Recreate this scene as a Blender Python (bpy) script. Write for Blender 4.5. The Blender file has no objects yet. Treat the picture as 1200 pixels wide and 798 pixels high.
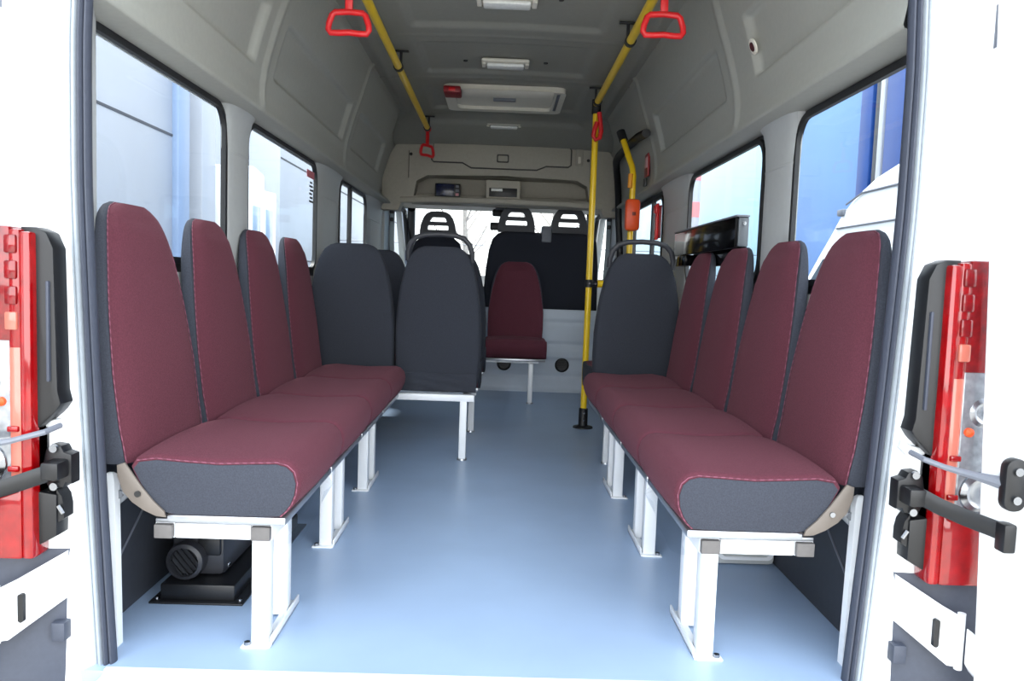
import bpy, bmesh, math, random
from mathutils import Vector, Matrix
random.seed(7)
PI = math.pi
sc = bpy.context.scene
COL = sc.collection
ORG = {}

# ------------------------------------------------------------------ helpers
def lin(c):
    def f(v):
        v /= 255.0
        return v/12.92 if v <= .04045 else ((v+.055)/1.055)**2.4
    return tuple(f(v) for v in c)

MATS = {}
def mat(name, rgb, rough=.5, metal=0., noise=0., nscale=40., bump=0., bscale=200., spec=.5, sheen=0., coat=0., trans=0.):
    if name in MATS: return MATS[name]
    m = bpy.data.materials.new(name); m.use_nodes = True
    nt = m.node_tree; b = nt.nodes['Principled BSDF']
    c = lin(rgb)
    b.inputs['Base Color'].default_value = (*c, 1)
    b.inputs['Roughness'].default_value = rough
    b.inputs['Metallic'].default_value = metal
    b.inputs['Specular IOR Level'].default_value = spec
    if coat: b.inputs['Coat Weight'].default_value = coat
    if sheen:
        b.inputs['Sheen Weight'].default_value = sheen
        b.inputs['Sheen Tint'].default_value = (*[min(1, v*2+.1) for v in c], 1)
    if trans: b.inputs['Transmission Weight'].default_value = trans
    tc = nt.nodes.new('ShaderNodeTexCoord')
    if noise:
        n = nt.nodes.new('ShaderNodeTexNoise'); n.inputs['Scale'].default_value = nscale; n.inputs['Detail'].default_value = 3
        nt.links.new(tc.outputs['Object'], n.inputs['Vector'])
        r = nt.nodes.new('ShaderNodeMapRange')
        r.inputs['From Min'].default_value = .3; r.inputs['From Max'].default_value = .7
        r.inputs['To Min'].default_value = 1-noise; r.inputs['To Max'].default_value = 1+noise
        nt.links.new(n.outputs['Fac'], r.inputs['Value'])
        mx = nt.nodes.new('ShaderNodeVectorMath'); mx.operation = 'SCALE'
        mx.inputs[0].default_value = c
        nt.links.new(r.outputs['Result'], mx.inputs['Scale'])
        nt.links.new(mx.outputs['Vector'], b.inputs['Base Color'])
    if bump:
        n2 = nt.nodes.new('ShaderNodeTexNoise'); n2.inputs['Scale'].default_value = bscale; n2.inputs['Detail'].default_value = 2
        nt.links.new(tc.outputs['Object'], n2.inputs['Vector'])
        bp = nt.nodes.new('ShaderNodeBump'); bp.inputs['Strength'].default_value = bump; bp.inputs['Distance'].default_value = .004
        nt.links.new(n2.outputs['Fac'], bp.inputs['Height'])
        nt.links.new(bp.outputs['Normal'], b.inputs['Normal'])
    MATS[name] = m
    return m

def glass_mat(name, tint=(1, 1, 1), gloss=.06):
    m = bpy.data.materials.new(name); m.use_nodes = True
    nt = m.node_tree; nt.nodes.clear()
    o = nt.nodes.new('ShaderNodeOutputMaterial'); mx = nt.nodes.new('ShaderNodeMixShader')
    t = nt.nodes.new('ShaderNodeBsdfTransparent'); t.inputs['Color'].default_value = (*tint, 1)
    g = nt.nodes.new('ShaderNodeBsdfGlossy'); g.inputs['Roughness'].default_value = .02
    mx.inputs[0].default_value = gloss
    nt.links.new(t.outputs[0], mx.inputs[1]); nt.links.new(g.outputs[0], mx.inputs[2]); nt.links.new(mx.outputs[0], o.inputs[0])
    return m

def stitch_mat():
    m = mat('pink_stitching', (176, 92, 118), .8)
    nt = m.node_tree; b = nt.nodes['Principled BSDF']
    tc = nt.nodes.new('ShaderNodeTexCoord')
    w = nt.nodes.new('ShaderNodeTexWave'); w.inputs['Scale'].default_value = 35; w.bands_direction = 'DIAGONAL'
    nt.links.new(tc.outputs['Object'], w.inputs['Vector'])
    r = nt.nodes.new('ShaderNodeValToRGB')
    r.color_ramp.elements[0].color = (*lin((96, 50, 64)), 1); r.color_ramp.elements[1].color = (*lin((124, 70, 88)), 1)
    r.color_ramp.elements[0].position = .35; r.color_ramp.elements[1].position = .6
    nt.links.new(w.outputs['Color'], r.inputs['Fac']); nt.links.new(r.outputs['Color'], b.inputs['Base Color'])
    return m

class MB:
    def __init__(s): s.bm = bmesh.new()
    def _bev(s, faces, bev, seg=2):
        if bev <= 0: return
        es = {e for f in faces for e in f.edges}
        bmesh.ops.bevel(s.bm, geom=list(es), offset=bev, segments=seg, profile=.5, affect='EDGES', clamp_overlap=True)
    def box(s, lo, hi, bev=0., M=None):
        vs = [s.bm.verts.new((x, y, z)) for x in (lo[0], hi[0]) for y in (lo[1], hi[1]) for z in (lo[2], hi[2])]
        fs = [s.bm.faces.new([vs[i] for i in q]) for q in ((0,1,3,2),(4,6,7,5),(0,4,5,1),(2,3,7,6),(0,2,6,4),(1,5,7,3))]
        if M is not None: bmesh.ops.transform(s.bm, matrix=M, verts=vs)
        s._bev(fs, bev); return s
    def prism(s, poly, axis, a, b, bev=0., holes=(), seg=2):
        """polygon in the two other axes (x,y,z order), extruded along axis from a to b"""
        def P(p, t):
            q = list(p); q.insert(axis, t); return q
        loops = [poly] + list(holes)
        start_f = set(s.bm.faces)
        if not holes:
            v0 = [s.bm.verts.new(P(p, a)) for p in poly]; v1 = [s.bm.verts.new(P(p, b)) for p in poly]
            fs = [s.bm.faces.new(v0), s.bm.faces.new(v1[::-1])]
            n = len(poly)
            for i in range(n): fs.append(s.bm.faces.new([v0[i], v1[i], v1[(i+1) % n], v0[(i+1) % n]]))
            bmesh.ops.recalc_face_normals(s.bm, faces=fs)
            if bev:
                es = set(fs[0].edges) | set(fs[1].edges)
                bmesh.ops.bevel(s.bm, geom=list(es), offset=bev, segments=seg, profile=.5, affect='EDGES', clamp_overlap=True)
        else:
            caps = []
            rings = []
            for t in (a, b):
                es = []; rr = []
                for lp in loops:
                    vs = [s.bm.verts.new(P(p, t)) for p in lp]; rr.append(vs)
                    es += [s.bm.edges.new((vs[i], vs[(i+1) % len(vs)])) for i in range(len(vs))]
                bmesh.ops.triangle_fill(s.bm, use_beauty=True, use_dissolve=False, edges=es)
                rings.append(rr)
            for l0, l1 in zip(*rings):
                n = len(l0)
                for i in range(n): s.bm.faces.new([l0[i], l1[i], l1[(i+1) % n], l0[(i+1) % n]])
            bmesh.ops.recalc_face_normals(s.bm, faces=[f for f in s.bm.faces if f not in start_f])
        return s
    def tube(s, pts, r, seg=10, closed=False, flat=1., up=None, caps=True):
        pts = [Vector(p) for p in pts]; n = len(pts); rings = []
        prev = None
        for i, p in enumerate(pts):
            if closed: t = (pts[(i+1) % n]-pts[i-1]).normalized()
            else: t = (pts[min(i+1, n-1)]-pts[max(i-1, 0)]).normalized()
            if prev is None:
                h = Vector(up) if up else (Vector((0, 0, 1)) if abs(t.z) < .9 else Vector((1, 0, 0)))
                a = (h - t*h.dot(t)).normalized()
            else: a = (prev - t*prev.dot(t)).normalized()
            prev = a; b = t.cross(a)
            rr = r[i] if isinstance(r, (list, tuple)) else r
            rings.append([s.bm.verts.new(p + a*math.cos(q)*rr + b*math.sin(q)*rr*flat) for q in [2*PI*k/seg for k in range(seg)]])
        m = n if closed else n-1
        fs = []
        for i in range(m):
            A, B = rings[i], rings[(i+1) % n]
            for k in range(seg): fs.append(s.bm.faces.new([A[k], A[(k+1) % seg], B[(k+1) % seg], B[k]]))
        if not closed and caps: fs += [s.bm.faces.new(rings[0][::-1]), s.bm.faces.new(rings[-1])]
        bmesh.ops.recalc_face_normals(s.bm, faces=fs)
        return s
    def lathe(s, prof, c, axis=2, seg=20):
        """profile of (radius, height) pairs round an axis through c"""
        rings = []
        fs = []
        for r, h in prof:
            ring = []
            for k in range(seg):
                q = 2*PI*k/seg; d = [r*math.cos(q), r*math.sin(q)]; d.insert(axis, h)
                ring.append(s.bm.verts.new(Vector(c)+Vector(d)))
            rings.append(ring)
        for A, B in zip(rings, rings[1:]):
            for k in range(seg): fs.append(s.bm.faces.new([A[k], A[(k+1) % seg], B[(k+1) % seg], B[k]]))
        fs += [s.bm.faces.new(rings[0][::-1]), s.bm.faces.new(rings[-1])]
        bmesh.ops.recalc_face_normals(s.bm, faces=fs)
        return s
    def grid(s, rows, closed=False):
        V = [[s.bm.verts.new(p) for p in r] for r in rows]
        fs = []
        for A, B in zip(V, V[1:]):
            n = len(A)
            for k in range(n if closed else n-1): fs.append(s.bm.faces.new([A[k], A[(k+1) % n], B[(k+1) % n], B[k]]))
        return V, fs
    def loft(s, rows):
        """closed rings with end caps"""
        V, fs = s.grid(rows, closed=True)
        fs += [s.bm.faces.new(V[0][::-1]), s.bm.faces.new(V[-1])]
        bmesh.ops.recalc_face_normals(s.bm, faces=fs)
        return s
    def build(s, name, m, parent=None, ang=38, mods=None):
        me = bpy.data.meshes.new(name)
        off = ORG.get(parent.name) if parent is not None else None
        if off is not None: bmesh.ops.translate(s.bm, vec=-off, verts=s.bm.verts)
        s.bm.to_mesh(me); s.bm.free()
        for p in me.polygons: p.use_smooth = True
        me.set_sharp_from_angle(angle=math.radians(ang))
        me.materials.append(m)
        o = bpy.data.objects.new(name, me); COL.objects.link(o)
        if parent is not None:
            o.parent = parent
            if off is not None: ORG[o.name] = off
        return o

def tag(o, label=None, cat=None, group=None, kind=None):
    if label: o['label'] = label
    if cat: o['category'] = cat
    if group: o['group'] = group
    if kind: o['kind'] = kind
    return o
def thing(name, label, cat, loc=(0, 0, 0), rz=0., group=None, local=False):
    o = bpy.data.objects.new(name, None); COL.objects.link(o)
    o.empty_display_size = .05
    o.location = loc; o.rotation_euler = (0, 0, rz)
    if not local: ORG[o.name] = Vector(loc)
    return tag(o, label, cat, group)
def struct(name, mb, m, label=None, parent=None, ang=38):
    o = mb.build(name, m, parent, ang)
    if parent is None: tag(o, label, name.split('_')[0] if name.split('_')[0] != 'trim' else 'trim', None, 'structure')
    return o
def sempty(name, label, cat):
    o = bpy.data.objects.new(name, None); COL.objects.link(o); ORG[o.name] = Vector((0, 0, 0))
    return tag(o, label, cat, None, 'structure')
def dup(o, loc=None, rz=None, label=None, group=None, parent=None):
    c = o.copy(); COL.objects.link(c)
    if parent is not None: c.parent = parent
    if loc is not None: c.location = loc
    if rz is not None: c.rotation_euler = (0, 0, rz)
    if label: c['label'] = label
    if group: c['group'] = group
    for ch in list(o.children): dup(ch, parent=c)
    return c
def arc(c, r, a0, a1, n, ax=(0, 1)):
    return [(c[0]+r*math.cos(a0+(a1-a0)*i/n), c[1]+r*math.sin(a0+(a1-a0)*i/n)) for i in range(n+1)]
def rrect(x0, y0, x1, y1, r, n=5):
    p = []
    for (cx, cy, a) in ((x1-r, y1-r, 0), (x0+r, y1-r, PI/2), (x0+r, y0+r, PI), (x1-r, y0+r, 1.5*PI)):
        p += arc((cx, cy), r, a, a+PI/2, n)
    return p
def interp(tab, x):
    if x <= tab[0][0]: return tab[0][1]
    for (x0, y0), (x1, y1) in zip(tab, tab[1:]):
        if x <= x1:
            t = (x-x0)/(x1-x0); return y0+(y1-y0)*t
    return tab[-1][1]
def sstep(a, b, x):
    t = max(0, min(1, (x-a)/(b-a))); return t*t*(3-2*t)

# ------------------------------------------------------------------ materials
LINING = mat('grey_lining', (160, 161, 154), .55, noise=.03, nscale=60, bump=.12, bscale=500)
PILLAR = mat('pale_grey_plastic', (182, 185, 184), .5, noise=.02, nscale=50)
CEILM = mat('ceiling_lining', (146, 146, 138), .6, noise=.03, nscale=40, bump=.1, bscale=500)
DARKP = mat('dark_panel', (52, 55, 62), .55, noise=.06, nscale=60)
MAROON = mat('maroon_fabric', (90, 46, 57), .9, noise=.16, nscale=260, bump=.35, bscale=700, spec=.2, sheen=.25)
GREYF = mat('charcoal_fabric', (60, 63, 72), .9, noise=.14, nscale=300, bump=.35, bscale=800, spec=.2, sheen=.15)
GREYF_DIM = mat('charcoal_fabric_dimmed', (52, 55, 63), .9, noise=.14, nscale=300, bump=.35, bscale=800, spec=.2, sheen=.15)  # same charcoal fabric, the dimmer light deep inside put into its colour
DARKF = mat('dark_fabric', (44, 47, 56), .9, noise=.12, nscale=200, bump=.3, bscale=600, spec=.2, sheen=.1)
STITCH = stitch_mat()
WHITEM = mat('white_enamel', (232, 235, 238), .35, noise=.015, nscale=20)
BODYW = mat('white_car_paint', (243, 245, 247), .25, coat=.4, noise=.01, nscale=8)
SILVER = mat('silver_metal', (170, 174, 180), .3, .8, noise=.04, nscale=60)
BEIGE = mat('beige_grey_plastic', (106, 98, 91), .5, noise=.03, nscale=60)
GREYP = mat('grey_plastic', (112, 116, 126), .45, noise=.04, nscale=60)
CAPG = mat('grey_end_cap', (100, 97, 96), .5, noise=.05, nscale=80)
BLACK = mat('black_rubber', (22, 23, 27), .5, noise=.08, nscale=80)
BLACKP = mat('black_plastic', (18, 19, 22), .4, noise=.06, nscale=80)
GLOSSB = mat('gloss_black', (7, 7, 9), .12, noise=.02, nscale=5, spec=.1)
SEALD = mat('seal_dark_rubber', (60, 65, 78), .55, noise=.05, nscale=70)
SEALL = mat('seal_grey_rubber', (150, 158, 166), .5, noise=.04, nscale=70)
YELLOW = mat('yellow_paint', (246, 206, 34), .3, noise=.03, nscale=20, coat=.2)
RED = mat('red_plastic', (215, 32, 38), .35, noise=.04, nscale=40)
DARKRED = mat('dark_red_plastic', (140, 20, 30), .4, noise=.05, nscale=40)
ORANGE = mat('orange_plastic', (238, 84, 28), .4, noise=.04, nscale=40)
CREAM = mat('cream_plastic', (226, 222, 210), .4, noise=.02, nscale=40)
CONSOLE = mat('warm_grey_plastic', (170, 165, 152), .6, noise=.04, nscale=50)
GROOVE = mat('groove_dark_grey', (70, 70, 68), .7, noise=.03, nscale=50)  # dark grey of the console's drawn groove lines, joints and latch
FLOORM = mat('blue_grey_vinyl', (158, 180, 209), .34, noise=.05, nscale=3, bump=.05, bscale=300, spec=.45)
BLUEB = mat('light_blue_cladding', (92, 138, 200), .5, noise=.06, nscale=.7)
BLUED = mat('deep_blue_cladding', (10, 66, 140), .45, noise=.05, nscale=2)
BUMPG = mat('grey_bumper_plastic', (66, 71, 84), .5, noise=.06, nscale=80)
CHROME = mat('chrome', (150, 153, 158), .2, 1., noise=.02, nscale=30)
CLAD = mat('white_cladding', (178, 182, 190), .4, noise=.03, nscale=1.2)
JOINT = mat('dark_joint', (78, 80, 86), .7, noise=.05, nscale=9)
ASPH = mat('grey_asphalt', (92, 92, 94), .85, noise=.12, nscale=6, bump=.3, bscale=60)
BARK = mat('bark', (168, 160, 152), .9, noise=.2, nscale=20)
REDLENS = mat('red_lens', (140, 5, 10), .08, noise=.2, nscale=35, coat=.6)
DREDLENS = mat('deep_red_lens', (118, 4, 10), .1, noise=.35, nscale=60, coat=.6)
CLEARL = mat('clear_lens', (150, 154, 160), .12, .5, noise=.30, nscale=45, coat=.6)
PEACH = mat('pink_reflector_strip', (186, 104, 88), .15, noise=.05, nscale=30, coat=.5)
GLASS = glass_mat('window_glass', (.97, .99, .99), .05)
FILM = glass_mat('clear_film', (.93, .95, .97), .12)
SCREENB = mat('blue_black_screen', (26, 34, 66), .2, noise=.5, nscale=60)

# ------------------------------------------------------------------ floor and sill
YF = 4.33      # partition
struct('floor', MB().box((-.93, -.07, -.03), (.93, 5.9, 0)), FLOORM, 'pale blue grey vinyl floor of the minibus')
sl = MB().prism([(-.34, -.12), (-.34, -.05), (-.30, -.035), (-.12, -.03), (-.115, -.006), (-.072, -.006), (-.068, .003), (-.058, .003), (-.058, -.12)], 0, -.80, .80)
struct('trim_1', sl, WHITEM, 'white metal door sill at the rear edge of the floor')

# ------------------------------------------------------------------ walls
PROF = [(1.405, .834), (1.412, .830), (1.45, .836), (1.50, .836), (1.56, .828), (1.63, .810), (1.70, .789), (1.76, .768), (1.82, .748), (1.88, .730), (1.94, .712), (1.975, .690)]   # z, x
def upper_wall(side, panels, ribs, y0, y1):
    mb = MB()
    # resample profile
    pts = []
    for (z0, x0), (z1, x1) in zip(PROF, PROF[1:]):
        n = max(2, int(math.hypot(z1-z0, x1-x0)/.008))
        for i in range(n): pts.append((x0+(x1-x0)*i/n, z0+(z1-z0)*i/n))
    pts.append((PROF[-1][1], PROF[-1][0]))
    rows = []
    ny = int((y1-y0)/.015)
    for j in range(ny+1):
        y = y0+(y1-y0)*j/ny; row = []
        for i, (x, z) in enumerate(pts):
            a = pts[max(0, i-1)]; b = pts[min(len(pts)-1, i+1)]
            t = Vector((b[0]-a[0], b[1]-a[1])).normalized(); nx, nz = -t.y, t.x      # points inwards
            if nx > 0: nx, nz = -nx, -nz
            d = 0.
            for (p0, p1, q0, q1) in panels:
                d -= .020*sstep(p0, p0+.02, y)*(1-sstep(p1-.032, p1, y))*sstep(q0, q0+.010, z)*(1-sstep(q1-.010, q1, z))
            for (yc, w, h) in ribs:
                d += h*(1-sstep(w*.5, w, abs(y-yc)))*sstep(1.41, 1.44, z)
            row.append((side*(x+nx*d+.075*sstep(3.62, 3.80, y)*sstep(1.41, 1.5, z)), y, z+nz*d))
        rows.append(row)
    V, fs = mb.grid(rows)
    # ledge back to the window plane
    A = [r[0] for r in V]
    B = [mb.bm.verts.new((side*.945, v.co.y, 1.404)) for v in A]
    for i in range(len(A)-1): mb.bm.faces.new([A[i], A[i+1], B[i+1], B[i]])
    bmesh.ops.recalc_face_normals(mb.bm, faces=mb.bm.faces)
    if (mb.bm.faces[0].normal.x*side) > 0: bmesh.ops.reverse_faces(mb.bm, faces=mb.bm.faces)
    return mb

def wall(side, wins, pillars, name, label, panels, ribs):
    root = upper_wall(side, panels, ribs, -.02, 4.36).build(name, LINING, None, 60)
    tag(root, label, 'wall', None, 'structure'); ORG[root.name] = Vector((0, 0, 0))
    # waist and lower lining
    lw = MB().prism([(.905, 0), (.955, 0), (.955, .845), (.90, .845), (.898, .80), (.905, .5), (.905, .42)] if side > 0 else
                    [(-.905, 0), (-.955, 0), (-.955, .845), (-.90, .845), (-.898, .80), (-.905, .5), (-.905, .42)], 1, .035, 4.36)
    lw.build('waist_panel', PILLAR, root)
    dk = MB().box((min(side*.893, side*.9049), .05, .0), (max(side*.893, side*.9049), 4.3, .47), .004)
    # thin pale joint line and fixings on the dark kick panel
    k = dk.build('kick_panel', DARKP, root)
    MB().tube([(side*.892, .11, .10), (side*.892, .50, .36)], .003, 6).build('panel_joint', GREYP, k)
    # pillars (rounded columns between the windows)
    for (a, b) in pillars:
        m = MB(); rows = []
        w = b-a
        for z, ex, fl in ((.82, .0, 0), (1.25, .0, 0), (1.252, .002, -.001), (1.258, .002, -.001), (1.26, 0, 0), (1.34, .004, .006), (1.385, .012, .018), (1.415, .03, .04)):
            ring = []
            for t in range(13):
                q = PI*t/12
                yy = (a+b)/2 - math.cos(q)*(w/2+fl)
                xx = .935-(.027+ex)*(math.sin(q)**.45 if math.sin(q) > 0 else 0)
                ring.append((side*xx, yy, z))
            rows.append(ring)
        V, fs = m.grid(rows)
        bmesh.ops.recalc_face_normals(m.bm, faces=fs)
        m.build('pillar', PILLAR, root)
    return root

LP = [(-.4, .985, 1.545, 1.74), (1.20, 2.40, 1.545, 1.74), (2.62, 3.55, 1.545, 1.74)]
RP = [(-.4, .93, 1.55, 1.74), (1.26, 2.42, 1.55, 1.74)]
wall(-1, None, [(.97, 1.20), (2.24, 2.78), (3.66, 4.36)], 'wall_left', 'grey moulded lining of the left side wall', LP, [(1.09, .03, .008), (2.50, .03, .008)])
wall(1, None, [(.77, 1.05), (2.14, 2.72), (3.66, 4.36)], 'wall_right', 'grey moulded lining of the right side wall', RP, [(1.14, .03, .008), (2.57, .03, .008)])

def window(n, side, y0, y1, z0, z1, label, divider=None, x=.925):
    root = sempty('window_%d' % n, label, 'window')
    outer = rrect(y0-.06, z0-.05, y1+.06, z1+.06, .02)
    # body panel ring round the pane, then black gasket, then pane
    s = sorted((side*(x+.005), side*(x+.012)))
    MB().prism(outer, 0, s[0], s[1], holes=[rrect(y0, z0, y1, z1, .085, 7)]).build('window_frame', BLACKP, root)
    s = sorted((side*(x-.008), side*(x+.006)))
    MB().prism(rrect(y0-.010, z0-.010, y1+.010, z1+.008, .09, 7), 0, s[0], s[1], holes=[rrect(y0+.008, z0+.008, y1-.008, z1-.010, .075, 7)]).build('window_gasket', BLACK, root)
    s = sorted((side*(x+.002), side*(x+.006)))
    MB().prism(rrect(y0+.005, z0+.005, y1-.005, z1-.005, .085, 7), 0, s[0], s[1]).build('window_pane', GLASS, root)
    if divider:
        s = sorted((side*(x-.014), side*(x+.01)))
        MB().box((s[0], divider-.016, z0), (s[1], divider+.016, z1), .003).build('window_divider', BLACK, root)
    return root
window(1, -1, .07, .97, .88, 1.395, 'left side window nearest the rear doors')
window(2, -1, 1.19, 2.24, .88, 1.395, 'middle window of the left side')
window(3, -1, 2.80, 3.66, .88, 1.395, 'left side window farthest from the rear doors', 3.10)
window(4, 1, .045, .775, .88, 1.385, 'right side window nearest the rear doors')
window(5, 1, 1.07, 2.13, .88, 1.385, 'right side window behind the black box')
window(6, 1, 2.74, 3.66, .88, 1.37, 'sliding door window on the right', 3.02)

# cab side doors with windows
for n, side, lab in ((1, -1, 'left cab door beyond the driver seat'), (2, 1, 'right cab door beyond the front bench')):
    d = sempty('door_%d' % n, lab, 'door')
    a, b = sorted((side*.90, side*.95))
    MB().prism(rrect(4.36, -.02, 5.95, 1.62, .03), 0, a, b, holes=[[(4.66, .9), (5.72, .9), (5.72, .98), (5.36, 1.44), (4.66, 1.46)]]).build('door_panel', PILLAR, d)
    a2, b2 = sorted((side*.918, side*.924))
    MB().prism([(4.65, .89), (5.73, .89), (5.73, .99), (5.37, 1.455), (4.65, 1.47)], 0, a2, b2).build('window_pane', GLASS, d)
    MB().tube([(side*.885, 4.66, .9), (side*.885, 4.66, 1.42), (side*.88, 4.75, 1.47), (side*.87, 5.36, 1.45), (side*.86, 5.74, .98)], .022, 8).build('door_seal', BLACK, d)

# sliding door opening seal on the right
m = MB().tube([(.762, 2.50, 1.665), (.762, 2.75, 1.690), (.758, 3.09, 1.695), (.755, 3.40, 1.692), (.76, 3.56, 1.680), (.785, 3.70, 1.65), (.815, 3.83, 1.59), (.84, 3.93, 1.48), (.855, 3.96, 1.3), (.868, 3.90, 1.05), (.875, 3.86, .8), (.88, 3.86, .03)], .024, 10)
struct('trim_2', m, BLACK, 'black rubber seal around the sliding door opening on the right')
# dark arched cap rail of the sliding door
# ------------------------------------------------------------------ ceiling
cl = MB()
xs = [-.70+i*1.40/94 for i in range(95)]; rows = []
ny = 290
CP = [(-.3, 1.92, .44), (2.12, 2.68, .44), (2.82, 3.56, .48), (3.66, 3.90, .44)]
for j in range(ny+1):
    y = -.02+j*4.38/ny; row = []
    for x in xs:
        z = 1.985-.02*(x/.70)**2-.13*sstep(3.72, 4.24, y)
        for (a, b, w) in CP:
            z += .018*sstep(a, a+.035, y)*(1-sstep(b-.05, b, y))*(1-sstep(w-.03, w, abs(x)))
        for ys in (2.02, 2.75, 3.62):
            z -= .005*(1-sstep(.006, .014, abs(y-ys)))
        z -= .010*(sstep(.625, .64, abs(x))-sstep(.66, .675, abs(x)))
        row.append((x*(1+.32*sstep(3.55, 3.95, y)), y, z))
    rows.append(row)
V, fs = cl.grid(rows)
bmesh.ops.recalc_face_normals(cl.bm, faces=fs)
struct('ceiling', cl, CEILM, 'grey moulded ceiling of the minibus', ang=60)
# outside roof skin (keeps daylight out) and rear lintel
rf = MB().prism([(-.97, 1.40), (-.93, 1.75), (-.84, 1.98), (-.65, 2.07), (.65, 2.07), (.84, 1.98), (.93, 1.75), (.97, 1.40), (.965, 1.40), (.92, 1.74), (.83, 1.97), (.64, 2.055), (-.64, 2.055), (-.83, 1.97), (-.92, 1.74), (-.965, 1.40)], 1, -.02, 5.3)
ro = struct('trim_3', rf, BODYW, 'white outside roof skin of the minibus')
lt = MB().prism([(-.93, 1.75), (-.84, 1.98), (-.65, 2.07), (.65, 2.07), (.84, 1.98), (.93, 1.75), (.82, 1.78), (.74, 1.86), (-.74, 1.86), (-.82, 1.78)], 1, -.10, -.018)
struct('trim_4', lt, BODYW, 'white lintel over the rear door opening')

# ------------------------------------------------------------------ rear body pillars, seals
def ddx(z): return -.048*max(0, min(1.2, 1-z/1.05))**1.25 - (.02*max(0, z-1.3)/.5)
ZR = [-.30, -.15, -.03, .08, .2, .33, .45, .6, .75, .9, 1.05, 1.2, 1.35, 1.5, 1.62, 1.74, 1.80]
def body_pillar(side, n, label):
    sec = [(.868, -.012), (.874, -.03), (.884, -.052), (.892, -.066), (.902, -.074), (1.0, -.085), (1.04, -.075), (1.06, -.03), (1.06, .02), (.96, .03), (.96, -.012)]
    rows = [[(side*(x+(ddx(z) if x < .93 else ddx(z)*.5)), y, z) for x, y in sec] for z in ZR]
    return struct('trim_%d' % n, MB().loft(rows), BODYW, label)
body_pillar(-1, 5, 'white painted rear body pillar left of the door opening')
body_pillar(1, 6, 'white painted rear body pillar right of the door opening')
def seal(side, n, label):
    r = sempty('trim_%d' % n, label, 'seal')
    zz = [-.05, -.0, .06]+[.12+.06*i for i in range(30)]
    def band(x0, x1, y, name, m, rr=.5):
        rows = []
        for z in zz:
            ring = []
            for k in range(10):
                q = 2*PI*k/10
                ring.append((side*((x0+x1)/2+(x1-x0)/2*math.cos(q)+ddx(z)), y+.014*math.sin(q), z))
            rows.append(ring)
        MB().loft(rows).build(name, m, r)
    band(.841, .853, -.030, 'sealing_lip', SEALD)
    band(.851, .863, -.036, 'sealing_bead', SEALD)
    band(.862, .876, -.034, 'outer_bead', SEALL)
    band(.872, .884, -.030, 'edge_flange', SEALL)
seal(-1, 7, 'grey ribbed rubber seal on the left edge of the rear door opening')
seal(1, 8, 'grey ribbed rubber seal on the right edge of the rear door opening')
# inner rear pillar cover (between seal and first window)
for side, n, lab in ((-1, 9, 'pale grey inner cover of the left rear pillar'), (1, 10, 'pale grey inner cover of the right rear pillar')):
    yb = .135 if side < 0 else .08
    sec = [(.850, -.022), (.868, -.022), (.945, -.01), (.945, yb), (.915, yb), (.872, .03)]
    rows = [[(side*(x+(ddx(z) if x < .9 else 0)), y, z) for x, y in sec] for z in [.40, .6, .8, 1.0, 1.2, 1.36, 1.44, 1.6, 1.70]]
    struct('trim_%d' % n, MB().loft(rows), PILLAR, lab)
for side, n, lab in ((-1, 11, 'narrow white trim strip at floor level by the left door edge'), (1, 12, 'narrow white trim strip at floor level by the right door edge')):
    m = MB(); rows = []
    for z, w in ((-.0, 1), (.2, 1), (.375, 1), (.392, .7), (.397, .3)):
        rows.append([(side*(.849+dx*w+ddx(z)*.3), .046+dy*w, z) for dx, dy in ((-.013, -.012), (.016, -.012), (.016, .012), (-.013, .012))])
    struct('trim_%d' % n, m.loft(rows), WHITEM, lab)
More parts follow.
